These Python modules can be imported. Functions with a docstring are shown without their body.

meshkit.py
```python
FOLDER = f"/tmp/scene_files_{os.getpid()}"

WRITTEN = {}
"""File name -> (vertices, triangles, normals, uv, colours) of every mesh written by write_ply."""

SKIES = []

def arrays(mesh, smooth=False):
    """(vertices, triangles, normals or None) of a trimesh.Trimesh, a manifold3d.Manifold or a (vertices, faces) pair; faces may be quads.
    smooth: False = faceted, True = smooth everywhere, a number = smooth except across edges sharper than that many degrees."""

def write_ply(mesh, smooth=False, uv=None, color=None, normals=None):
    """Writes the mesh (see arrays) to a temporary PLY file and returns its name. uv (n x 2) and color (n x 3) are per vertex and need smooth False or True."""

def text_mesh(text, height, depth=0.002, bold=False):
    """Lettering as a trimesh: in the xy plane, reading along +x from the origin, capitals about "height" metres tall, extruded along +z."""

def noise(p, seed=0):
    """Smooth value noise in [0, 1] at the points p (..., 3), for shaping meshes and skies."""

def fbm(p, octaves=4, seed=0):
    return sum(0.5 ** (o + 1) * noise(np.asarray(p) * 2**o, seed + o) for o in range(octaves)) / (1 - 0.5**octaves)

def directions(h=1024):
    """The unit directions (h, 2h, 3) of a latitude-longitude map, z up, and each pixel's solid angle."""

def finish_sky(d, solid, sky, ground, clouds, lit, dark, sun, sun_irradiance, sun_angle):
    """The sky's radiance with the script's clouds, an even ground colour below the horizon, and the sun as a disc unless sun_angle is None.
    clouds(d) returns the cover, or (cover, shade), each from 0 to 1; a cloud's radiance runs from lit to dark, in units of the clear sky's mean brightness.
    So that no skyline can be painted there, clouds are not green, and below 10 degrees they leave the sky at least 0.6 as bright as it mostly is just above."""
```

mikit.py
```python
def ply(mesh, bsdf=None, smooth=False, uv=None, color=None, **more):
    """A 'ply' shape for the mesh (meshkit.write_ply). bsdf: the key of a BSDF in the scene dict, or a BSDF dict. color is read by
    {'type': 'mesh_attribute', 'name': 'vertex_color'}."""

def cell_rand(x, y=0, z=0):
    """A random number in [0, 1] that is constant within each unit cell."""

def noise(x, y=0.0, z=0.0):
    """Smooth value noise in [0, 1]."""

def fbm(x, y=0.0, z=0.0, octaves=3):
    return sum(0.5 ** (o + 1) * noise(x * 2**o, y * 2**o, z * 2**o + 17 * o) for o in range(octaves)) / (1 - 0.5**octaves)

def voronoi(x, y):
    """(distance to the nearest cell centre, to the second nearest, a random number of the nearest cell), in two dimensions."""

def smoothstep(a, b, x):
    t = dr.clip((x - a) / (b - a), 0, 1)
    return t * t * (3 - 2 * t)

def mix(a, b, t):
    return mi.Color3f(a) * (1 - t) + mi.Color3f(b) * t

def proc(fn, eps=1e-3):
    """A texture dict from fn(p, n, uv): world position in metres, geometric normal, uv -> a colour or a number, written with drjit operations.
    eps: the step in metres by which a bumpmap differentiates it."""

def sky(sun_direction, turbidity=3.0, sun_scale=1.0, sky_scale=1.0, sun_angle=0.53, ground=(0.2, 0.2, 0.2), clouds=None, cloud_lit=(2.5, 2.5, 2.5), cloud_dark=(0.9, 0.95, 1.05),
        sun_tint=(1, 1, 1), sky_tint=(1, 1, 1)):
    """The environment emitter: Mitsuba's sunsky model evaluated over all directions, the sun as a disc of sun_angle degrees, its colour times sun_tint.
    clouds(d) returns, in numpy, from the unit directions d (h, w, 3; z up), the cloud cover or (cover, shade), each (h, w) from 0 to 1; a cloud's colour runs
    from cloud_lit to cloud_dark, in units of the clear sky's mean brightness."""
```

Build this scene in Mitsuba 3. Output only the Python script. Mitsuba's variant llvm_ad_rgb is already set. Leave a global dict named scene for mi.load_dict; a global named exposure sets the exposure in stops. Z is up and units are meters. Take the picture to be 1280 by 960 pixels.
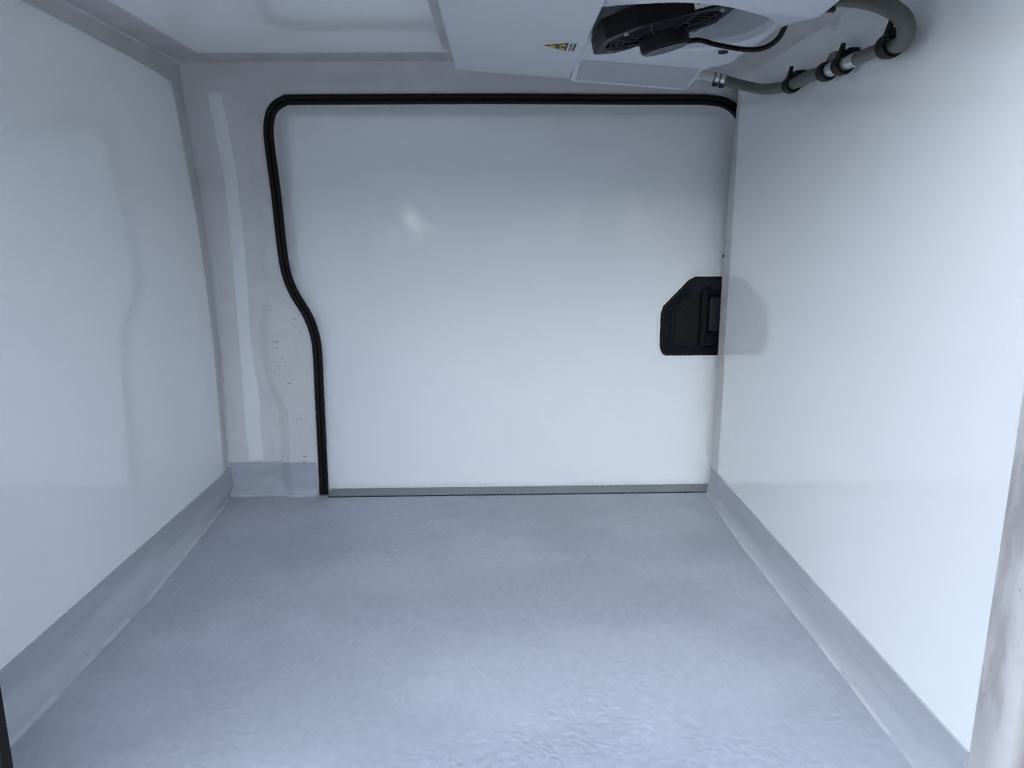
import math, random
import numpy as np, trimesh, mitsuba as mi, drjit as dr, mikit
from mikit import noise, fbm, voronoi, smoothstep, mix
from shapely.geometry import Polygon, LineString, Point

random.seed(4); rng = np.random.default_rng(4)
scene, labels = {}, {}
T = mi.ScalarTransform4f

# ---------------------------------------------------------------- camera, sky, exposure
CAM = (0.0, 0.0, 0.76)
FWD = (0.01688956, 0.9771935, -0.21167807)
UP = (0.01049792, 0.21152328, 0.97731658)
scene['camera'] = {'type': 'perspective', 'fov': 71.62, 'fov_axis': 'x', 'near_clip': 0.02, 'far_clip': 500,
                   'to_world': T().look_at(origin=CAM, target=[CAM[i] + FWD[i] for i in range(3)], up=UP)}
exposure = 4.1
SUN = (-0.42, -0.86, 0.42)

def cloud_cover(d):
    import meshkit
    n = meshkit.fbm(d * 2.3 + 5.0, 4, 3)
    toward = np.clip((d @ (np.array(SUN) / np.linalg.norm(SUN)) + 1) / 2, 0, 1)      # overcast, brighter on the sun's side
    return np.clip(0.70 + (n - 0.5) * 1.0, 0, 1), np.clip(1.02 - 1.05 * toward ** 3 + (n - 0.5) * 0.5, 0, 1)

scene['sky'] = mikit.sky(SUN, turbidity=4.0, sun_scale=0.0, sky_scale=1.0, ground=(0.26, 0.26, 0.26), clouds=cloud_cover,
                         cloud_lit=(2.96, 3.24, 3.82), cloud_dark=(0.52, 0.60, 0.72), sky_tint=(0.9, 1.0, 1.1))

# ---------------------------------------------------------------- materials
def rgb(*c):
    return {'type': 'rgb', 'value': list(c)}

def gloss(key, color, alpha, ior=1.5, bump=None, scale=0.001, two=True):
    b = {'type': 'roughplastic', 'diffuse_reflectance': color if isinstance(color, dict) else rgb(*color), 'alpha': alpha, 'int_ior': ior, 'distribution': 'ggx'}
    if bump is not None:
        b = {'type': 'bumpmap', 'arbitrary': bump, 'scale': scale, 'bsdf': b}
    scene[key] = {'type': 'twosided', 'bsdf': b}

def streaks(p):
    # scuffs and rubbed marks: short dark dashes plus faint grime, in metres
    a = noise(p.x * 75.0, p.z * 400.0, 3.0)
    b = noise(p.x * 21.0, p.z * 26.0, 8.0)
    c = noise(p.x * 520.0, p.z * 90.0, 6.0)
    fine = smoothstep(0.82, 0.95, a) * smoothstep(0.45, 0.65, b)
    return dr.maximum(fine, 0.8 * smoothstep(0.88, 0.96, c) * smoothstep(0.60, 0.75, noise(p.x * 30.0, p.z * 18.0, 1.0)))

def quarter_color(p, n, uv):
    base = mi.Color3f(0.81, 0.79, 0.785)
    g = fbm(p.x * 12.0, p.z * 10.0, 2.0, 4)
    c = mix(base, mi.Color3f(0.77, 0.75, 0.745), smoothstep(0.45, 0.75, g))
    low = 1 - smoothstep(0.50, 0.62, p.z)
    worn = low * smoothstep(-0.68, -0.63, p.x) * (1 - smoothstep(-0.53, -0.50, p.x))
    c = mix(c, mi.Color3f(0.79, 0.78, 0.76), worn * 0.6)
    s = streaks(p) * (worn * 0.6 + 0.10) * (1 - smoothstep(0.9, 1.0, p.z))
    c = mix(c, mi.Color3f(0.20, 0.19, 0.18), s)
    return c

def coat_color(p, n, uv):
    # grey-blue floor coating with lighter worn clouds
    g = fbm(p.x * 3.1, p.y * 3.7, 1.0, 4)
    h = noise(p.x * 150.0 + 3.0 * noise(p.x * 20.0, p.y * 20.0), p.y * 95.0, 5.0)
    c = mix(mi.Color3f(0.475, 0.505, 0.565), mi.Color3f(0.555, 0.585, 0.65), smoothstep(0.35, 0.68, g))
    return c * (0.955 + 0.09 * h)

def coat_bump(p, n, uv):
    w = noise(p.x * 18.0, p.y * 18.0, 3.0)
    m = 0.6 + 0.4 * smoothstep(0.35, 0.65, fbm(p.x * 4.0, p.y * 4.0, 7.0, 2))
    return m * noise(p.x * 210.0 + 5.0 * w, p.y * 150.0 + 4.0 * w, 5.0)

def skirt_color(p, n, uv):
    g = fbm(p.x * 14.0, p.y * 5.0, p.z * 30.0, 3)
    c = mix(mi.Color3f(0.485, 0.51, 0.55), mi.Color3f(0.545, 0.57, 0.615), smoothstep(0.3, 0.7, g))
    s = smoothstep(0.80, 0.92, noise(p.x * 150.0, p.y * 90.0, p.z * 300.0)) * smoothstep(0.5, 0.75, noise(p.x * 9.0, p.y * 13.0, 2.0))
    low = 1 - smoothstep(0.002, 0.006, p.z)                                  # worn paler line along the joint with the floor
    c = mix(c, mi.Color3f(0.68, 0.69, 0.71), low * 0.6 * smoothstep(0.3, 0.6, noise(p.x * 20.0, p.y * 25.0, 5.0)))
    return mix(c, mi.Color3f(0.22, 0.22, 0.22), s * 0.45)

def pillar_color(p, n, uv):
    g = fbm(p.x * 14.0 + 2, p.y * 14.0, p.z * 7.0, 4)
    c = mix(mi.Color3f(0.74, 0.71, 0.71), mi.Color3f(0.62, 0.585, 0.585), smoothstep(0.42, 0.72, g))
    s = smoothstep(0.74, 0.88, noise(p.x * 260.0, p.y * 260.0, p.z * 130.0)) * smoothstep(0.45, 0.65, noise(p.y * 25.0, p.z * 11.0, 4.0))
    c = mix(c, mi.Color3f(0.50, 0.455, 0.44), 0.7 * smoothstep(0.5, 0.75, fbm(p.y * 40.0, p.z * 9.0, 1.0, 4)))
    return mix(c, mi.Color3f(0.30, 0.27, 0.26), s * 0.35)

def trim_color(p, n, uv):
    g = fbm(p.x * 20.0, p.y * 10.0, p.z * 10.0, 3)
    s = smoothstep(0.78, 0.92, noise(p.x * 90.0, p.y * 40.0, p.z * 80.0)) * smoothstep(0.5, 0.7, noise(p.x * 5.0, p.y * 6.0, p.z * 7.0))
    c = mix(mi.Color3f(0.80, 0.785, 0.775), mi.Color3f(0.74, 0.725, 0.715), smoothstep(0.4, 0.7, g))
    return mix(c, mi.Color3f(0.28, 0.26, 0.24), s * 0.5)

def wall_wave(p, n, uv):
    return fbm(p.y * 3.0 + p.x * 3.0, p.z * 3.5, 2.0, 2)

gloss('mat_wall', (0.84, 0.845, 0.84), 0.006, 1.6, mikit.proc(wall_wave, 4e-3), 0.0009)
gloss('mat_ceiling', (0.85, 0.855, 0.85), 0.008, 1.6, mikit.proc(lambda p, n, uv: fbm(p.x * 5.0, p.y * 5.0, 4.0, 2), 4e-3), 0.0009)
gloss('mat_door', (0.83, 0.845, 0.855), 0.006, 1.5, mikit.proc(lambda p, n, uv: fbm(p.x * 5.0, p.z * 5.0, 9.0, 2), 4e-3), 0.0009)
gloss('mat_quarter', mikit.proc(quarter_color), 0.18)
gloss('mat_patch', (0.835, 0.835, 0.83), 0.08)
gloss('mat_floor', mikit.proc(coat_color), 0.24, 1.45, mikit.proc(coat_bump, 1e-3), 0.0011)
gloss('mat_skirt', mikit.proc(skirt_color), 0.22)
gloss('mat_pillar', mikit.proc(pillar_color), 0.3)
gloss('mat_trim', mikit.proc(trim_color), 0.25)
gloss('mat_unit', (0.74, 0.76, 0.80), 0.16)
gloss('mat_pan', (0.70, 0.73, 0.775), 0.10)
gloss('mat_rubber', (0.005, 0.005, 0.0055), 0.22, 1.33)
gloss('mat_black', (0.004, 0.0045, 0.006), 0.16, 1.33)
gloss('mat_black_face', (0.020, 0.024, 0.033), 0.25, 1.42)
gloss('mat_hub', (0.16, 0.17, 0.19), 0.25)
gloss('mat_hose', (0.135, 0.14, 0.125), 0.22)
gloss('mat_rear_plate', (0.52, 0.545, 0.585), 0.2)
gloss('mat_pipe', (0.34, 0.36, 0.36), 0.15)
gloss('mat_spigot', (0.66, 0.66, 0.64), 0.2)
gloss('mat_sticker', (0.80, 0.80, 0.77), 0.2)
gloss('mat_yellow', (0.62, 0.50, 0.06), 0.2)
gloss('mat_ink', (0.025, 0.025, 0.03), 0.3)
gloss('mat_navy', (0.05, 0.06, 0.14), 0.3)
gloss('mat_tarmac', (0.56, 0.56, 0.55), 0.5)
scene['mat_added_hedge'] = {'type': 'twosided', 'bsdf': {'type': 'diffuse', 'reflectance': rgb(0.33, 0.35, 0.29)}}  # kept pale so the added hedge throws light onto the door
gloss('mat_paint', (0.78, 0.79, 0.80), 0.05)
scene['mat_alu'] = {'type': 'twosided', 'bsdf': {'type': 'principled', 'base_color': rgb(0.22, 0.23, 0.245), 'metallic': 0.4, 'roughness': 0.45}}
scene['mat_steel'] = {'type': 'twosided', 'bsdf': {'type': 'principled', 'base_color': rgb(0.62, 0.62, 0.60), 'metallic': 0.9, 'roughness': 0.3}}

# ---------------------------------------------------------------- mesh helpers
def join(*ms):
    return trimesh.util.concatenate([m for m in ms])

def box(x0, x1, y0, y1, z0, z1, b=0.0):
    if b <= 0:
        m = trimesh.creation.box(extents=(x1 - x0, y1 - y0, z1 - z0))
        m.apply_translation(((x0 + x1) / 2, (y0 + y1) / 2, (z0 + z1) / 2))
        return m
    pts = []
    for sx in (0, 1):
        for sy in (0, 1):
            for sz in (0, 1):
                c = np.array([(x0, x1)[sx], (y0, y1)[sy], (z0, z1)[sz]])
                d = np.array([1 - 2 * sx, 1 - 2 * sy, 1 - 2 * sz]) * b
                for k in range(3):
                    q = c + d
                    q[k] = c[k]
                    pts.append(q)
    return trimesh.convex.convex_hull(np.array(pts))

def smooth_path(pts, n=12, closed=False):
    p = np.asarray(pts, float)
    out = []
    N = len(p)
    for i in range(N - 1):
        a, b, c, d = p[max(i - 1, 0)], p[i], p[i + 1], p[min(i + 2, N - 1)]
        for t in np.linspace(0, 1, n, endpoint=False):
            out.append(0.5 * (2 * b + (c - a) * t + (2 * a - 5 * b + 4 * c - d) * t * t + (3 * b - a - 3 * c + d) * t ** 3))
    out.append(p[-1])
    return np.array(out)

def loft(rows, caps=True, wrap=True):
    """rows: list of (N,3) loops; joined into a skin, the ends closed by fans."""
    R = np.asarray(rows, float); k, n = R.shape[:2]
    v = R.reshape(-1, 3); f = []
    m = n if wrap else n - 1
    for i in range(k - 1):
        for j in range(m):
            a, b = i * n + j, i * n + (j + 1) % n
            c, d = a + n, b + n
            f += [(a, b, d), (a, d, c)]
    if caps:
        v = np.vstack([v, R[0].mean(0), R[-1].mean(0)])
        for j in range(n):
            f.append((len(v) - 2, (j + 1) % n, j))
            f.append((len(v) - 1, (k - 1) * n + j, (k - 1) * n + (j + 1) % n))
    mesh = trimesh.Trimesh(v, np.array(f), process=False)
    mesh.fix_normals()
    return mesh

def tube(path, r, n=20, caps=True):
    p = np.asarray(path, float)
    t = np.gradient(p, axis=0); t /= np.linalg.norm(t, axis=1, keepdims=True)
    u = np.cross(t[0], [0.31, 0.2, 0.93]); u /= np.linalg.norm(u)
    rr = np.broadcast_to(r, (len(p),)); rows = []
    ang = np.arange(n) * 2 * math.pi / n
    for i in range(len(p)):
        u = u - t[i] * (u @ t[i]); u /= np.linalg.norm(u)
        w = np.cross(t[i], u)
        rows.append(p[i] + rr[i] * (np.cos(ang)[:, None] * u + np.sin(ang)[:, None] * w))
    return loft(rows, caps)

def flat_poly(poly):
    v, f = trimesh.creation.triangulate_polygon(poly, engine='earcut')
    return np.asarray(v), np.asarray(f)

def prism(poly, h0, h1, b=0.0, axes='xyz', back_bevel=False):
    """A shapely polygon (holes allowed) extruded from h0 to h1, the h1 rim chamfered by b. axes: where (a, b, height) go."""
    sign = 1 if h1 > h0 else -1
    parts = []
    if b > 0:
        top = poly.buffer(-b, join_style=1, quad_segs=6)
        steps = [(0, h1 - sign * b), (b * 0.3, h1 - sign * b * 0.3), (b, h1)]
        parts.append(trimesh.creation.extrude_polygon(poly, abs(h1 - h0) - b, engine='earcut'))
        parts[0].apply_scale([1, 1, sign]); parts[0].apply_translation([0, 0, h0])
        for (i0, z0), (i1, z1) in zip(steps[:-1], steps[1:]):
            q = poly.buffer(-i1)
            for g in getattr(q, 'geoms', [q]):
                if g.is_empty: continue
                m = trimesh.creation.extrude_polygon(g, abs(z1 - z0), engine='earcut')
                m.apply_scale([1, 1, sign]); m.apply_translation([0, 0, z0]); parts.append(m)
        m = join(*parts)
    else:
        m = trimesh.creation.extrude_polygon(poly, abs(h1 - h0), engine='earcut')
        m.apply_scale([1, 1, sign]); m.apply_translation([0, 0, h0])
    v = np.array(m.vertices); o = np.empty_like(v)
    for k, ax in enumerate(axes):
        o[:, 'xyz'.index(ax)] = v[:, k]
    m = trimesh.Trimesh(o, m.faces, process=False)
    m.fix_normals()
    return m

def height_grid(us, vs, fn, keep=None):
    """A surface over the grid us x vs; fn(u, v) -> (N,3) points."""
    U, V = np.meshgrid(us, vs, indexing='ij')
    P = fn(U.ravel(), V.ravel()); n = len(vs)
    i, j = np.meshgrid(np.arange(len(us) - 1), np.arange(n - 1), indexing='ij')
    a = (i * n + j).ravel()
    q = np.stack([a, a + n, a + n + 1, a + 1], 1)
    if keep is not None:
        cu = U.ravel()[q].mean(1); cv = V.ravel()[q].mean(1)
        q = q[keep(cu, cv)]
    f = np.vstack([q[:, [0, 1, 2]], q[:, [0, 2, 3]]])
    return trimesh.Trimesh(P, f, process=False)

def numbered(key):
    if key not in scene and key not in labels and not any(k.startswith(key + '__') for k in scene): return key
    i = 1
    while any(k == f'{key}_{i:03d}' or k.startswith(f'{key}_{i:03d}__') for k in list(scene) + list(labels)): i += 1
    return f'{key}_{i:03d}'

def obj(name, mesh, mat, parent=None, smooth=35, label=None, cat=None, kind=None, group=None):
    key = numbered(name if parent is None else f'{parent}__{name}')
    scene[key] = mikit.ply(mesh, mat, smooth=smooth)
    tag(key, label, cat, kind, group)
    return key

def tag(key, label=None, cat=None, kind=None, group=None):
    d = {k: v for k, v in (('label', label), ('category', cat), ('kind', kind), ('group', group)) if v}
    if d: labels[key] = d

# ---------------------------------------------------------------- van body
YN, YF = 0.79, 2.00           # inner faces of the open side and of the far side
ZC = 1.194                   # ceiling
XR = 0.615                    # glossy face of the bulkhead
def xl(z):                                                   # left partition leans out towards the roof and bows inwards at mid height
    t = np.clip(np.asarray(z, float) / 1.2, 0, 1)
    return -0.800 - 0.030 * t + 0.022 * np.sin(np.pi * t) ** 1.3

# door opening centre line of the seal (x, z)
SEAL = smooth_path([(-.522, .0), (-.5195, .1), (-.516, .30), (-.514, .42), (-.518, .475), (-.534, .53), (-.568, .595), (-.585, .65), (-.592, .72), (-.597, .86),
                    (-.604, .98), (-.603, 1.034), (-.590, 1.073), (-.560, 1.094), (-.523, 1.098), (-.3, 1.0985), (0, 1.0985), (.3, 1.096), (.52, 1.095), (.565, 1.093), (.60, 1.087), (.632, 1.069),
                    (.654, 1.035), (.663, .98), (.665, .9), (.665, .6), (.665, .3), (.665, .0)], 8)
OPENING = Polygon(np.vstack([SEAL, [(.665, -.03), (-.522, -.03)]]))

# floor
fl = box(-0.84, 0.70, 0.70, 2.09, -0.06, 0.0)
obj('floor', fl, 'mat_floor', kind='structure', label='grey blue textured anti-slip van floor coating')

# left partition: body, glossy panel, trims
yy = np.linspace(0.70, 2.0, 14); zz = np.linspace(0, 1.2, 13)
zs = np.linspace(0, 1.2, 49)
obj('wall_left', prism(Polygon([(float(xl(z)), z) for z in zs] + [(-.90, 1.2), (-.90, 0)]), 0.79, 2.0, 0, 'xzy'), 'mat_trim', kind='structure', smooth=20, label='glossy white left partition wall of the cargo hold')
pl = [(0.80, .06), (1.952, .06), (1.945, .45), (1.938, .85), (1.93, 1.132), (1.85, 1.140), (1.7, 1.147), (1.5, 1.153), (1.3, 1.156), (0.80, 1.157)]
v, f = flat_poly(Polygon(pl))
pf_ = trimesh.Trimesh(np.c_[v, np.zeros(len(v))], f, process=True).subdivide_to_size(.035)
v = pf_.vertices[:, :2]
front = trimesh.Trimesh(np.c_[xl(v[:, 1]) + 0.004, v], pf_.faces, process=False)
if front.face_normals[:, 0].mean() < 0: front.invert()
obj('panel', front, 'mat_wall', 'wall_left', smooth=True, label='glossy white sheet panel')
edge_l = LineString(pl + pl[:1]); ev = np.array([edge_l.interpolate(t, normalized=True).coords[0] for t in np.linspace(0, 1, 240)])
obj('panel_edge', loft([np.c_[xl(ev[:, 1]) + dx, ev] for dx in (.004, .0002)], caps=False, wrap=False), 'mat_wall', 'wall_left', smooth=False)

# bulkhead on the right
obj('wall_right', box(XR + 0.002, 0.655, 0.80, 1.898, 0, 1.2), 'mat_trim', kind='structure', label='glossy white bulkhead wall on the right of the cargo hold')
obj('panel', box(XR, XR + 0.0022, 0.80, 1.90, 0.05, 1.16, 0.0008), 'mat_wall', 'wall_right', smooth=False, label='glossy white sheet panel')
obj('end_strip', prism(Polygon([(1.897, .0), (1.961, .0), (1.962, .62), (1.948, .85), (1.920, 1.06), (1.908, 1.14), (1.906, 1.185), (1.897, 1.185)]), XR + .042, XR - .001, .003, 'yzx'), 'mat_trim', 'wall_right', smooth=30, label='off white edge strip beside the door')
obj('screw', box(XR - .004, XR, 1.951, 1.9585, .683, .692, .001), 'mat_ink', 'wall_right', smooth=False, label='small dark screw on the edge strip')
disc_c = Point(1.384, 1.128).buffer(0.017, quad_segs=12)
obj('round_disc', prism(disc_c, XR + 0.001, XR - 0.0012, 0.0006, 'yzx'), 'mat_pan', 'wall_right', label='flat round grey disc high on the wall')  # thin flat disc, slightly greyer than the wall panel

# ceiling: base, panel, edge trims
obj('ceiling', box(-0.90, 0.70, 0.70, 2.06, ZC, ZC + 0.05), 'mat_trim', kind='structure', label='white ceiling of the cargo hold')
obj('panel', box(-0.735, 0.56, 0.80, 1.885, ZC - 0.004, ZC + 0.001, 0.0015), 'mat_ceiling', 'ceiling', smooth=False, label='glossy white ceiling sheet')
w = trimesh.convex.convex_hull(np.array([(x, y, z) for y in (0.80, 2.0) for x, z in ((XR + 0.01, 1.128), (XR - 0.002, 1.130), (0.548, 1.1955), (0.548, 1.21), (XR + 0.01, 1.21))]))
obj('trim_1', w, 'mat_trim', kind='structure', smooth=False, label='bevelled off white trim between ceiling and bulkhead')
obj('trim_2', trimesh.convex.convex_hull(np.array([(x, y, z) for y in (0.80, 2.0) for x, z in ((-.835, 1.194), (-.824, 1.194), (-.827, 1.189), (-.8335, 1.187))])), 'mat_trim', kind='structure', smooth=False,
    label='thin white sealant bead where left wall meets ceiling')
obj('trim_3', tube(np.array([(float(xl(z)) + .0015, 1.9985, z) for z in np.linspace(.09, 1.19, 30)]), .0032, 8), 'mat_trim', kind='structure', smooth=True,
    label='thin white sealant bead in the back left corner')

# far side: quarter panel with pressed step and header above the door
step_line = LineString(smooth_path([(-.60, .62), (-.625, .595), (-.647, .563), (-.663, .496), (-.664, .427), (-.653, .334), (-.626, .263), (-.628, .19), (-.629, .10), (-.622, .0), (-.60, -.05)], 8))
step_poly = Polygon(list(step_line.coords) + [(-.45, -.05), (-.45, .62)])
import shapely, shapely.affinity
SEAL_LINE = LineString(SEAL)
def back_y(x, z):
    pts = shapely.points(x, z)
    d = shapely.distance(pts, step_line); ins = shapely.contains(step_poly, pts)
    s = np.clip((np.where(ins, d, -d) + 0.018) / 0.036, 0, 1); s = s * s * (3 - 2 * s)
    fade = np.clip((0.60 - z) / 0.06, 0, 1)
    fl_ = np.clip((0.075 - shapely.distance(pts, SEAL_LINE)) / 0.055, 0, 1); fl_ = fl_ * fl_ * (3 - 2 * fl_)
    y = YF - 0.0095 * np.maximum(s * fade, fl_)
    return y
gx = np.arange(-0.84, 0.80, 0.004); gz = np.arange(-0.004, 1.2041, 0.004)
import shapely
OPEN_IN = OPENING.buffer(-0.002)
def keep_back(u, v_):
    return ~shapely.contains(OPEN_IN, shapely.points(u, v_))
gm = height_grid(gx, gz, lambda u, v_: np.stack([u, back_y(u, v_), v_], 1), keep_back)
obj('wall_back', gm, 'mat_quarter', kind='structure', smooth=True, label='off white scuffed body side around the sliding door')
strip = Polygon(np.vstack([smooth_path([(-.763, 1.121), (-.742, .96), (-.735, .845), (-.734, .63), (-.736, .40), (-.738, .107)], 8),
                           smooth_path([(-.693, .107), (-.694, .20), (-.692, .30), (-.699, .40), (-.702, .50), (-.697, .63), (-.700, .845), (-.706, .96), (-.725, 1.12)], 8)]))
obj('raised_strip', prism(strip, YF + 0.001, YF - 0.003, 0.0012, 'xzy'), 'mat_patch', 'wall_back', smooth=False, label='paler upright strip left of the door')
# return of the opening from body side to door (hidden under the seal), and the outer skin that closes the body
edge = np.array([(x, z) for x, z in SEAL])
obj('opening_return', loft([np.c_[edge[:, 0], np.full(len(edge), y), edge[:, 1]] for y in (2.0, 2.075)], caps=False, wrap=False), 'mat_quarter', 'wall_back', label='return edge of the door opening')
obj('outer_skin', box(-1.0, 0.9, 2.11, 2.13, -0.35, 1.27), 'mat_paint', 'wall_back', smooth=False)

# baseboards: coved grey skirting, left, right and back
def skirt(side, ys, prof):
    rows = []
    for y in ys:
        rows.append(np.array([[x, y, z] for x, z in prof(y)]))
    return loft(rows)
ys = np.linspace(0.795, 1.9985, 60)
def prof_left(y):
    t = np.clip((2.0 - y) / 0.6, 0, 1); wob = 0.0008 * math.sin(y * 37) + 0.0004 * math.sin(y * 91 + 1)
    toe = -0.798 + 0.052 * t ** 0.7 + wob
    top = float(xl(.09)); h = 0.086
    return [(top, h), (top + .0075, h - .001), (top + .009, .047), (top + .012 + .3 * (toe - top - .012) * .4, .026), (top + (toe - top) * .6, .010), (toe, .0), (top, .0)]
obj('baseboard_left', skirt('l', ys, prof_left), 'mat_skirt', kind='structure', smooth=50, label='grey coved skirting along the left wall')
def prof_right(y):
    wob = 0.0006 * math.sin(y * 41 + 2) + 0.0003 * math.sin(y * 83)
    return [(XR + .002, .082), (XR - .003, .081), (XR - .0045, .046), (XR - .008, .026), (XR - .008 - .007 * min(1, (1.97 - y) / .3), .010), (XR - .012 - .015 * min(1, (1.97 - y) / .3) + wob, .0), (XR + .002, .0)]
obj('baseboard_right', skirt('r', np.linspace(0.802, 1.9615, 60), prof_right), 'mat_skirt', kind='structure', smooth=50, label='grey coved skirting along the bulkhead')
# back skirting follows the pressed step
gx2 = np.linspace(-0.797, -0.5405, 70); prof = [(0.0, .1005), (-.004, .0995), (-.0042, .03), (-.007, .012), (-.013, .003), (-.018, .0)]
rows = []
for x in gx2:
    yb = back_y(np.full(len(prof), x), np.array([max(z, .001) for _, z in prof]))
    rows.append(np.array([[x, yy_ + dy, z] for (dy, z), yy_ in zip(prof, yb)]))
obj('baseboard_back', loft(rows, caps=False, wrap=False), 'mat_skirt', kind='structure', smooth=50, label='grey skirting under the quarter panel beside the door')

# near side around the open door where the camera looks in: inner pillar, sill, header
NEAR = Polygon(np.vstack([np.c_[SEAL[:, 0] - np.where(SEAL[:, 0] < 0, 0.083, 0.017), SEAL[:, 1]], [(.648, .0), (-.605, .0)]]))
wall_n = Polygon([(-1.0, 0.0), (0.9, 0.0), (0.9, 1.27), (-1.0, 1.27)]).difference(NEAR.union(Polygon([(-.605, -.01), (.648, -.01), (.648, .01), (-.605, .01)])))
obj('wall_front', prism(wall_n, 0.73, 0.742, 0, 'xzy'), 'mat_paint', kind='structure', smooth=False, label='body side around the open door nearest the viewer')
pil = Polygon([(.6135, .7998), (.6135, .770), (.616, .757), (.624, .746), (.638, .743), (.70, .743), (.70, .7998)])
obj('trim_4', prism(pil, 0.0, 1.2, 0, 'xyz'), 'mat_pillar', kind='structure', smooth=40, label='scuffed off white door pillar trim at the near right edge')
obj('trim_5', box(-0.90, -0.675, 0.743, 0.789, 0, 1.2), 'mat_pillar', kind='structure', smooth=False, label='inner trim of the near left door pillar')
obj('trim_6', box(-0.674, 0.613, 0.743, 0.789, 1.13, 1.2), 'mat_pillar', kind='structure', smooth=False, label='inner trim above the open door')
obj('near_sill', box(-1.0, 0.9, 0.705, 0.74, -0.35, -0.001), 'mat_paint', 'wall_front', smooth=False, label='white sill below the open door')
obj('roof', box(-1.0, 0.9, 0.70, 2.13, 1.272, 1.30), 'mat_paint', kind='structure', smooth=False, label='white outer roof skin')
obj('side_shell', join(box(-1.0, -0.98, 0.74, 2.11, -0.3, 1.27), box(0.88, 0.9, 0.74, 2.11, -0.3, 1.27)), 'mat_paint', 'roof', smooth=False)
obj('ground', box(-30, 30, -40, 25, -0.70, -0.60), 'mat_tarmac', kind='structure', smooth=False, label='grey tarmac outside the van')

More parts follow.
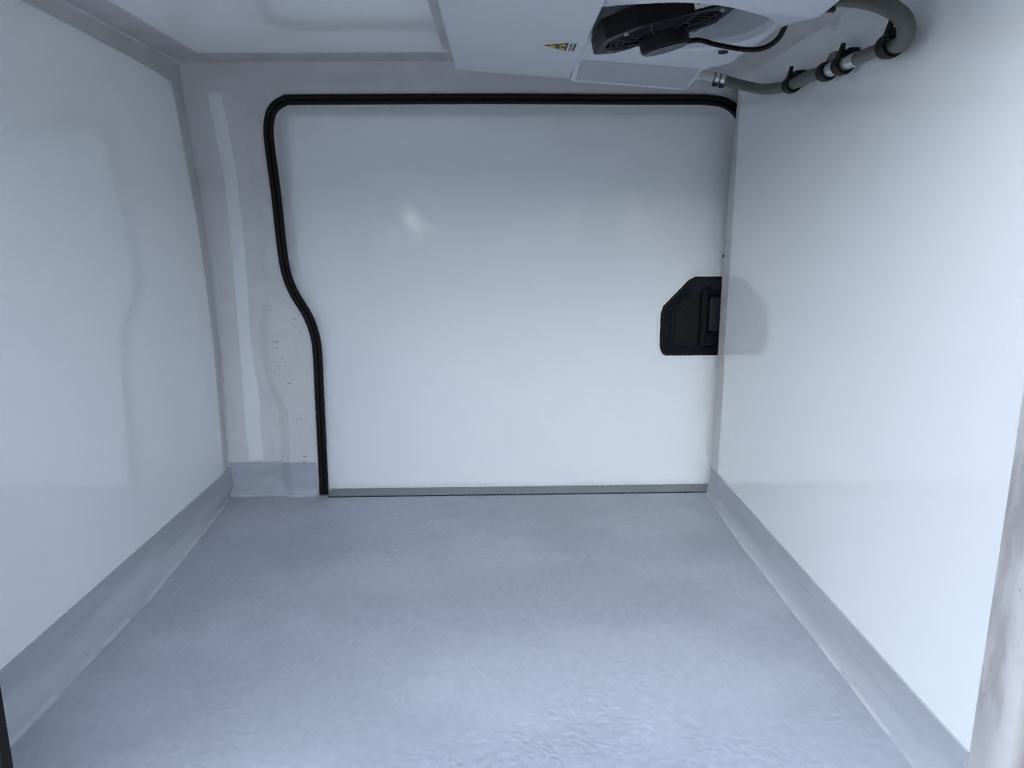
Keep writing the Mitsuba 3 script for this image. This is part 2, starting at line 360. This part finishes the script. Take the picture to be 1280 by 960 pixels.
# unseen hedge added behind the viewer to block low sky mirrored in the gloss
N = 26000
hx = rng.uniform(-15, 15, N); hy = rng.uniform(-12.5, -10.0, N)
top = 2.85 + 0.15 * np.sin(hx * 0.9) * np.sin(hx * 0.37 + 1) + 0.1 * np.sin(hx * 3.1)
hz = -0.6 + (top + 0.6) * rng.uniform(0, 1, N) ** 0.8
ok = ((hx + 2.3 + 0.25 * (hz - 1.5)) / (0.20 + 0.07 * np.sin(hy * 9))) ** 2 + ((hz - 1.5) / 0.55) ** 2 > 1  # gap carved in the leaves to put a bright glint on the door
hx, hy, hz = hx[ok], hy[ok], hz[ok]
a = rng.normal(size=(len(hx), 3)); a /= np.linalg.norm(a, axis=1, keepdims=True)
b = np.cross(a, rng.normal(size=(len(hx), 3))); b /= np.linalg.norm(b, axis=1, keepdims=True)
c = np.c_[hx, hy, hz]; L = rng.uniform(.10, .2, (len(hx), 1))
hv = np.stack([c - a * L, c + b * L * .5, c + a * L, c - b * L * .5], 1).reshape(-1, 3)
q = np.arange(len(hx))[:, None] * 4
obj('added_hedge', trimesh.Trimesh(hv, np.vstack([q + [0, 1, 2], q + [0, 2, 3]]), process=False), 'mat_added_hedge', kind='structure', smooth=False, label='unseen hedge added behind the viewer to block and bounce light')

# ---------------------------------------------------------------- sliding door, seal, sill strip
def door_y(x, z):
    u = np.clip((x + .60) / 1.28, 0, 1); w_ = np.clip((z + .02) / 1.12, 0, 1)
    e = np.minimum(np.minimum(u * 1.28, (1 - u) * 1.28), np.minimum(w_ * 1.12, (1 - w_) * 1.12))
    roll = np.clip(e / 0.05, 0, 1); roll = 1 - (1 - roll) ** 2
    crown = (1 - (2 * u - 1) ** 2) * (1 - (2 * w_ - 1) ** 2)
    return 2.038 - 0.016 * roll - 0.018 * crown ** 0.8
HANDLE = shapely.affinity.scale(Polygon([(.462, .424), (.459, .44), (.459, .525), (.466, .547), (.535, .618), (.553, .627), (.69, .627), (.70, .617), (.70, .416), (.69, .406), (.48, .406), (.468, .411)]), 1.0, 1.02, origin=(.70, .516))
HOLE = HANDLE.buffer(0.003)
dm = height_grid(np.arange(-.635, .705, .006), np.arange(-.01, 1.135, .006), lambda u, v_: np.stack([u, door_y(u, v_), v_], 1),
                 lambda u, v_: ~shapely.contains(HANDLE.buffer(-0.006), shapely.points(u, v_)))
obj('door_1', dm, 'mat_door', kind='structure', smooth=True, label='glossy white closed sliding door in the far wall')
yd = float(door_y(np.array([.455]), np.array([.45]))[0]) - .0015
def ring(outer, inner, h0, h1, b=0.0):
    return prism(Polygon(outer.exterior.coords, [inner.exterior.coords]), h0, h1, b, 'xzy')
BZ_IN = HANDLE.buffer(-0.009, join_style=1)
hp = obj('handle_recess', join(ring(HANDLE.buffer(.0), BZ_IN, yd + 0.03, yd - 0.004, 0.002)), 'mat_black', 'door_1', smooth=False, label='black plastic handle recess')
obj('flange', ring(HANDLE.buffer(.0075), HANDLE.buffer(-.002), yd + .006, yd - 0.0014, 0.0006), 'mat_patch', hp, smooth=False, label='pale edge around the recess')
# sloping recess walls down to the back plate
def resample(poly, n=120):
    r = poly.exterior; return np.array([r.interpolate(t, normalized=True).coords[0] for t in np.linspace(0, 1, n, endpoint=False)])
PLATE = Polygon([(.498, .428), (.498, .515), (.506, .535), (.538, .568), (.556, .574), (.68, .574), (.68, .428)])
a = resample(BZ_IN); c0 = np.array([.57, .51])
b_ = []
for q in a:
    b_.append(np.array(PLATE.exterior.interpolate(PLATE.exterior.project(Point(q))).coords[0]))
b_ = np.array(b_)
obj('recess_wall', loft([np.c_[a[:, 0], np.full(len(a), yd + .001), a[:, 1]], np.c_[b_[:, 0], np.full(len(a), yd + .026), b_[:, 1]]], caps=False), 'mat_black_face', hp, smooth=30, label='dark sloping inner wall')
obj('back_plate', prism(PLATE.buffer(.004), yd + .032, yd + .0255, 0, 'xzy'), 'mat_black', hp, smooth=False)
obj('inset_plate', prism(Polygon([(.506, .436), (.506, .515), (.513, .530), (.541, .560), (.556, .566), (.574, .566), (.574, .436)]), yd + .027, yd + .020, .002, 'xzy'), 'mat_black', hp, smooth=False)
obj('handle_lever', box(.600, .640, yd - .003, yd + .022, .470, .572, .006), 'mat_black_face', hp, smooth=25, label='upright black pull lever')
for i in range(5):
    obj('grip_rib', box(.590, .640, yd + .001, yd + .022, .434 + i * .0068, .4378 + i * .0068, .001), 'mat_black_face', hp, smooth=False)
obj('lever_housing', box(.578, .60, yd + .010, yd + .030, .424, .60, .004), 'mat_black', hp, smooth=25)

def seal_mesh(path, y, out, z_cut=None):
    """Rubber edge profile: two beads with a groove, swept along path (x, z); the profile stands out by `out` (sign) from y."""
    P = np.asarray(path); t = np.gradient(P, axis=0); t /= np.linalg.norm(t, axis=1, keepdims=True)
    nrm = np.c_[t[:, 1], -t[:, 0]]                       # towards the door
    pr = [(-.013, 0), (-.0135, .006), (-.011, .0105), (-.006, .0125), (-.001, .011), (.001, .0065), (.003, .0065), (.0045, .0095), (.008, .0098), (.0115, .007), (.0125, .002), (.0125, 0)]
    rows = [np.array([[P[i, 0] + nrm[i, 0] * a_, y + out * h, P[i, 1] + nrm[i, 1] * a_] for a_, h in pr]) for i in range(len(P))]
    return loft(rows)
SP = SEAL.copy(); SP[0, 1] = .004
ds = obj('door_seal', seal_mesh(SP, YF - 0.0098, -1), 'mat_rubber', smooth=40, cat='door seal', label='black rubber seal framing the closed white sliding door on the far wall')
SN = np.c_[SEAL[:, 0] - np.where(SEAL[:, 0] < 0, 0.0695, 0.017), SEAL[:, 1]]; SN[0, 1] = .002; SN[-1, 1] = .002
obj('door_seal', seal_mesh(SN, 0.7295, -1), 'mat_rubber', smooth=40, cat='door seal', label='black rubber seal at the near left edge of the open doorway, cut by the frame')

lp = trimesh.convex.convex_hull(np.array([(x, y, z) for x in (-.507, .646) for y, z in ((1.972, .0003), (1.9725, .004), (1.975, .0052), (2.03, .0062), (2.03, .0003))]))
th = obj('threshold_strip', lp, 'mat_alu', smooth=30, cat='threshold strip', label='thin grey metal strip along the floor below the closed sliding door')
obj('seat_lip', box(-.508, .646, 1.9675, 1.9718, .0003, .0016), 'mat_rubber', th, smooth=False)
for x in (-.41, -.20, .09, .36, .58):
    m = trimesh.creation.cylinder(radius=.0045, height=.0025, sections=18); m.apply_translation((x, 1.995, .0058))
    obj('screw', m, 'mat_alu', th, smooth=30)

# ---------------------------------------------------------------- evaporator unit under the ceiling
EV = 'evaporator_unit'
tag(EV, 'white slim cooling unit with black fan under the ceiling, right of centre', 'cooling unit')
def zc(x): return 1.131 - 0.075 * (x + .1)               # underside drops towards the drain side
def hull(pts): return trimesh.convex.convex_hull(np.array(pts))
xa, xb, ya, yb_ = -0.099, 0.1715, 1.05, 1.80
cov = []
for x in (xa, xb):
    for y in (ya, yb_):
        cov += [(x, y, zc(x) + .004), (x + (.004 if x == xa else -.001), y + (.004 if y == ya else -.006), zc(x)), (x, y, 1.1885)]
obj('cover', hull(cov), 'mat_unit', EV, smooth=30, label='flat white cover plate')
# the pan with a round well for the fan, cut by a boolean
import manifold3d as m3
def to_man(m):
    return m3.Manifold(m3.Mesh(np.asarray(m.vertices, np.float32), np.asarray(m.faces, np.uint32)))
out = Polygon([(.174, 1.05), (.50, 1.05), (.512, 1.19), (.512, 1.22), (.498, 1.26), (.498, 1.60), (.487, 1.635), (.455, 1.69), (.455, 1.802), (.174, 1.802)]).buffer(-.006).buffer(.006, quad_segs=5)
def layer(poly, z, dz=0.0):
    p = np.array(poly.exterior.coords)[:-1]
    return p
pan = to_man(trimesh.creation.extrude_polygon(out.buffer(-.006), .12, engine='earcut')).translate((0, 0, 1.075))
pan = m3.Manifold.batch_boolean([to_man(trimesh.creation.extrude_polygon(out.buffer(-i), 1.1885 - z, engine='earcut')).translate((0, 0, z)) for i, z in ((0, 1.006), (.0012, 1.0045), (.0035, 1.002), (.007, 1.0))], m3.OpType.Add)
# shear the underside: lift by zc at x
def shear(v):
    v = np.array(v)
    k = np.clip((1.1885 - v[..., 2]) / .1885, 0, 1)
    v[..., 2] = 1.1885 - k * (1.1885 - (zc(v[..., 0])))
    return v
CX, CY, RX, RY = .318, 1.37, .163, .172
ang = np.linspace(0, 2 * math.pi, 72, endpoint=False)
well = []
for z, g in ((.99, .016), (1.0, .010), (1.008, .004), (1.03, .0), (1.18, -.004)):
    well.append(np.c_[CX + (RX + g) * np.cos(ang), CY + (RY + g) * np.sin(ang), np.full(72, z)])
wm = loft(well)
pan = pan - to_man(wm)
# trough: the rear band is a touch lower with a rounded rim
pmn = pan.to_mesh(); pv = np.array(pmn.vert_properties[:, :3], float); pf = np.array(pmn.tri_verts)
pan_m = trimesh.Trimesh(pv, pf, process=True).subdivide_to_size(.011)
pv = shear(pan_m.vertices)
lowk = np.clip((pv[:, 1] - 1.655) / .02, 0, 1) * np.clip((1.16 - pv[:, 2]) / .03, 0, 1)
low = np.clip((1.17 - pv[:, 2]) / .02, 0, 1)
pv[:, 2] += low * (.016 * np.clip((1.785 - pv[:, 1]) / .12, 0, 1) * np.clip((pv[:, 1] - 1.21) / .14, 0, 1) - .004 * np.clip((pv[:, 1] - 1.665) / .12, 0, 1))
obj('pan', trimesh.Trimesh(pv, pan_m.faces, process=False), 'mat_pan', EV, smooth=32, label='white moulded pan with a round fan well')
def rear_slab_z(x, y): return zc(x) + .016 * np.clip((1.785 - y) / .12, 0, 1) - .004 * np.clip((y - 1.665) / .12, 0, 1)
rear_slab = height_grid([.186, .24, .30, .36, .41, .447], np.linspace(1.668, 1.781, 7), lambda u, v_: np.c_[u, v_, rear_slab_z(u, v_) - .0016])  # thin greyer plate laid on to darken the rear band of the pan
rear_slab_b = rear_slab.copy(); rear_slab_b.vertices = rear_slab_b.vertices + [0, 0, .0014]; rear_slab_b.invert()
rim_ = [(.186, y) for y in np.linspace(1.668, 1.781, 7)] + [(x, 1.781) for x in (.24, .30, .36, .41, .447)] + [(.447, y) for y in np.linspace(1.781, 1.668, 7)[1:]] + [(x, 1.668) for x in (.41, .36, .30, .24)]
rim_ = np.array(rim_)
obj('rear_edge_plate', join(rear_slab, rear_slab_b, loft([np.c_[rim_, rear_slab_z(rim_[:, 0], rim_[:, 1]) - d_] for d_ in (.0016, .0002)], caps=False)), 'mat_rear_plate', EV, smooth=False, label='thin greyer plate along the rear edge')
obj('rear_rim', tube(smooth_path([(.178, 1.800, zc(.178)), (.30, 1.801, zc(.30)), (.44, 1.801, zc(.44))], 6), .0045, 10), 'mat_unit', EV)
# mounting rail beside the cover
obj('mounting_rail', box(-.128, -.1005, 1.05, 1.825, 1.181, 1.1888, .002), 'mat_trim', EV, smooth=False, label='grey mounting rail against the ceiling')
# mounting hole near the drain
hr = trimesh.creation.torus(.008, .0022, major_sections=24, minor_sections=8); hr.apply_translation((.452, 1.515, zc(.452) + .0145))
obj('mounting_hole', hr, 'mat_ink', EV, smooth=True, label='small dark ringed screw hole')
# warning sticker
def on_cover(m, lift):
    v = np.array(m.vertices); v[:, 2] = zc(v[:, 0]) - lift - v[:, 2]
    m = trimesh.Trimesh(v, m.faces, process=False); m.fix_normals(); return m
def plate(poly, lift, th=.0005):
    m = trimesh.creation.extrude_polygon(poly, th, engine='earcut'); return on_cover(m, lift)
def rect(x0, x1, y0, y1): return Polygon([(x0, y0), (x1, y0), (x1, y1), (x0, y1)])
st = obj('warning_sticker', plate(rect(.091, .160, 1.470, 1.540), 0.0001), 'mat_sticker', EV, smooth=False, label='white sticker with a yellow warning triangle')
tri = Polygon([(.0935, 1.505), (.139, 1.475), (.139, 1.535)]).buffer(.0005)
obj('triangle_border', plate(tri, .0007), 'mat_ink', st, smooth=False, label='black triangle border')
obj('triangle_fill', plate(tri.buffer(-.004), .0013), 'mat_yellow', st, smooth=False, label='yellow triangle')
blades = []
for k in range(3):
    a0 = k * 2.094
    blades.append(plate(Point(.124 + .0075 * math.cos(a0), 1.505 + .0075 * math.sin(a0)).buffer(.0052), .0019))
obj('fan_symbol', join(*blades), 'mat_ink', st, smooth=False, label='black hazard symbol')
txt = []
for yv, ww in ((1.479, .010), (1.490, .004), (1.4955, .012), (1.510, .005), (1.5165, .012), (1.530, .006)):
    txt.append(plate(rect(.1435, .1475, yv, yv + ww * .7), .0007)); txt.append(plate(rect(.150, .1555, yv, yv + ww * .7), .0007))
obj('sticker_text', join(*txt), 'mat_navy', st, smooth=False, label='two tiny lines of dark blue text')

# fan: tilted axial fan in the well
def fan_T():
    R = trimesh.transformations.rotation_matrix(math.radians(-13), [0, 1, 0]) @ trimesh.transformations.rotation_matrix(math.radians(3), [1, 0, 0])
    R = R.copy(); R[:3, 3] = (.305, 1.435, 1.127); return R
FT = fan_T(); FT[2, 3] -= .001; FT[0, 3] += .006
def fobj(name, m, mat, parent, **k):
    m = m.copy(); m.apply_transform(FT); return obj(name, m, mat, parent, **k)
oct_ = Polygon([(-.122, -.075), (-.075, -.122), (.075, -.122), (.122, -.075), (.122, .075), (.075, .122), (-.075, .122), (-.122, .075)]).buffer(-.012).buffer(.012)
shroud = Polygon(oct_.exterior.coords, [Point(0, 0).buffer(.107, quad_segs=20).exterior.coords])
fan = fobj('fan', prism(shroud, .030, -.004, .003), 'mat_black', EV, smooth=False, label='black axial fan with a round guard')
fobj('throat', loft([np.c_[r * np.cos(ang), r * np.sin(ang), np.full(72, z)] for r, z in ((.107, -.003), (.104, .012), (.104, .034))], caps=False), 'mat_black', fan)
for r in (.100, .088, .076, .064):
    m = trimesh.creation.torus(r, .0013, major_sections=56, minor_sections=6); m.apply_translation((0, 0, -.003 - (.105 - r) * .10)); fobj('guard_ring', m, 'mat_black_face', fan, smooth=True)
for k in range(8):
    a0 = k * math.pi / 4 + .2
    fobj('guard_spoke', tube(np.array([(.046 * math.cos(a0), .046 * math.sin(a0), -.010), (.08 * math.cos(a0 + .1), .08 * math.sin(a0 + .1), -.007), (.108 * math.cos(a0 + .18), .108 * math.sin(a0 + .18), -.002)]), .0020, 8), 'mat_black_face', fan, smooth=True)
for k in range(7):
    a0 = k * 2 * math.pi / 7; rows = []
    for r in np.linspace(.04, .100, 6):
        tw = math.radians(52 - 330 * (r - .04)); c = .020 + .25 * (r - .04); sw = a0 + 3.0 * (r - .04)
        e = np.array([-math.sin(sw), math.cos(sw), 0]); d = np.array([math.cos(sw), math.sin(sw), 0]); p0 = d * r + [0, 0, .016]
        u = e * math.cos(tw) + np.array([0, 0, 1]) * math.sin(tw); w_ = np.cross(d, u)
        rows.append(np.array([p0 + u * c, p0 + w_ * .0012, p0 - u * c, p0 - w_ * .0012]))
    fobj('blade', loft(rows), 'mat_black', fan, smooth=30)
hub = trimesh.creation.revolve(np.array([(0, -.036), (.040, -.0355), (.0445, -.033), (.046, -.029), (.047, -.005), (.052, -.004), (.052, .004), (.040, .006), (.040, .030), (0, .030)]), sections=48)
hub.fix_normals(); fobj('motor', hub, 'mat_black', fan, smooth=30)
mc = trimesh.creation.revolve(np.array([(0, -.0385), (.026, -.038), (.039, -.0372), (.0415, -.0358), (0, -.0357)]), sections=48); mc.fix_normals()
fobj('motor_cap', mc, 'mat_hub', fan, smooth=25, label='grey round motor cap')
for k in range(4):
    a0 = k * math.pi / 2 + math.pi / 4
    m = trimesh.creation.cylinder(radius=.005, height=.006, sections=14); m.apply_translation((.108 * math.cos(a0) * 1.13, .108 * math.sin(a0) * 1.13, -.005)); fobj('screw', m, 'mat_steel', fan, smooth=30)
fl_ = fobj('rating_label', box(.028, .080, -.1228, -.1221, .000, .021), 'mat_sticker', fan, smooth=False, label='small white label with dark print')
fobj('label_print', join(*[box(.033 + k * .007, .0375 + k * .007, -.1231, -.1227, .006, .014) for k in range(5)]), 'mat_navy', fan, smooth=False)
# cable from the motor over the well rim
cab = smooth_path([(.345, 1.425, 1.100), (.385, 1.455, 1.112), (.418, 1.440, 1.100), (.455, 1.40, 1.083), (.482, 1.375, 1.079), (.499, 1.355, 1.088), (.505, 1.338, 1.105), (.5055, 1.33, 1.125)], 10)
obj('cable', tube(cab, .0046, 12), 'mat_rubber', EV, smooth=True, label='black cable from the fan motor')
obj('drain_spigot', join(tube(np.array([(.440, 1.775, 1.122), (.478, 1.783, 1.1175), (.511, 1.785, 1.1115)]), .0115, 20), tube(np.array([(.456, 1.777, 1.1205), (.478, 1.781, 1.1175)]), .0155, 20)), 'mat_spigot', EV, smooth=35, label='white drain outlet')


# ---------------------------------------------------------------- drain pipework on the bulkhead
K = .592 / .58
def wp(y, z, x=.592): return (x, y * K, .76 + (z - .76) * K)
dh = obj('drain_hose', tube(smooth_path([(.5125, 1.785, 1.111), (.530, 1.783, 1.1065), (.556, 1.770, 1.095), (.579, 1.728, 1.079), wp(1.64, 1.058, .590), wp(1.57, 1.046), wp(1.485, 1.037), wp(1.40, 1.036), wp(1.345, 1.0305)], 10), .0112, 22),
         'mat_hose', smooth=True, cat='hose', label='grey flexible drain hose running from the cooling unit outlet to the metal coupling')
def worm_clamp(p, d, r, parent):
    d = np.asarray(d, float); d /= np.linalg.norm(d); p = np.asarray(p, float)
    band = tube(np.array([p - d * .0045, p + d * .0045]), r, 24)
    k = obj('worm_clamp', band, 'mat_steel', parent, smooth=30, label='steel worm-drive clamp')
    hs = box(-.006, .006, -.005, .005, -.004, .004, .001); hs.apply_translation(p + np.array([-.003, 0, -r - .002])); obj('screw_housing', hs, 'mat_ink', k, smooth=False)
worm_clamp((.5195, 1.7845, 1.109), (1, 0, -.2), .0126, dh)
worm_clamp((.534, 1.782, 1.105), (1, -.2, -.28), .0122, dh)
cp0, cp1 = np.array(wp(1.345, 1.0305)), np.array(wp(1.215, 1.026))
cpl = obj('pipe_coupling', tube(np.array([cp0 + (cp1 - cp0) * t for t in (-.05, .2, .2001, .45, .4501, .6, .6001, 1.0)]), np.array([.0095, .0095, .0115, .0115, .0095, .0095, .0112, .0112]), 24), 'mat_steel', smooth=35,
          cat='pipe coupling', label='short bright metal coupling between the two middle black clips')
for t in (.10, .30):
    m = tube(np.array([cp0 + (cp1 - cp0) * (t - .03), cp0 + (cp1 - cp0) * (t + .03)]), .0125, 24); obj('ridge', m, 'mat_steel', cpl, smooth=30)
cb = box(-.010, .010, -.012, .012, -.006, .006, .002); cb.apply_translation(cp0 + (cp1 - cp0) * .45 + [-.002, 0, .018]); obj('clamp_bolt', cb, 'mat_hub', cpl, smooth=False, label='small bolted clamp on top')
uhp = smooth_path([wp(1.235, 1.0265), wp(1.18, 1.0255), wp(1.125, 1.0225), (.5905, 1.115, 1.0225), (.588, 1.095, 1.0255), (.578, 1.074, 1.036), (.570, 1.078, 1.053), (.560, 1.107, 1.074), (.550, 1.153, 1.095), (.538, 1.203, 1.112), (.527, 1.230, 1.118)], 10)
uh = obj('upper_hose', tube(uhp, np.concatenate([np.full(24, .0098), np.linspace(.0098, .0124, 12), np.full(len(uhp) - 36, .0124)]), 24), 'mat_hose', smooth=True, cat='hose',
         label='thick grey hose curling from the clipped pipe up to the cooling unit')
obj('hose_fitting', join(tube(np.array([(.5255, 1.240, 1.118), (.5275, 1.226, 1.118)]), .0135, 20), box(.5135, .531, 1.20, 1.262, 1.124, 1.150, .004)), 'mat_spigot', uh, smooth=35, label='white fitting at the unit end')
worm_clamp((.5335, 1.2145, 1.1145), (.5, -1, -.2), .0136, uh)
def pipe_clip(y, z, label, r=.0158, tail=True, ln=.012, lean=.25):
    c = np.array(wp(y, z)); d = np.array([0, 1, .06]); d /= np.linalg.norm(d)
    n = 40; A = np.linspace(0, 2 * math.pi, n, endpoint=False); rows = []
    for (h, rr) in ((-ln, r - .0048), (-ln, r), (-ln * .3, r + .0012), (0, r + .0004), (ln * .3, r + .0012), (ln, r), (ln, r - .0048)):
        rows.append(np.array([c + d * h + rr * np.array([math.cos(q), 0, math.sin(q)]) for q in A]))
    k = obj('pipe_clip', loft(rows, caps=False), 'mat_rubber', smooth=35, cat='pipe clip', label=label, group='black clips holding the drain pipe')
    obj('foot', box(c[0] + .004, XR - .0004, c[1] - ln, c[1] + ln, c[2] + r * .55, c[2] + r + .010, .001), 'mat_rubber', k, smooth=False)
    if tail:
        t0 = c + np.array([-.006, -.002, r])
        obj('tail', hull([t0 + np.array(q) for q in ((-.004, -.007, -.004), (.004, -.007, -.004), (-.004, .007, -.004), (.004, .007, -.004), (-.002, -.012, .016), (.002, -.012, .016), (-.002, -.004, .018), (.002, -.004, .018))]), 'mat_rubber', k, smooth=False)
pipe_clip(1.480, 1.0365, 'black rubber pipe clip on the drain hose, nearest the cooling unit outlet')
pipe_clip(1.326, 1.0292, 'black rubber clip on the left of the bright metal coupling', tail=False)
pipe_clip(1.266, 1.0272, 'black rubber clip on the right of the bright metal coupling')
pipe_clip(1.118, 1.022, 'black rubber clip beside the thick hose bend, furthest right of the clips', r=.0172)
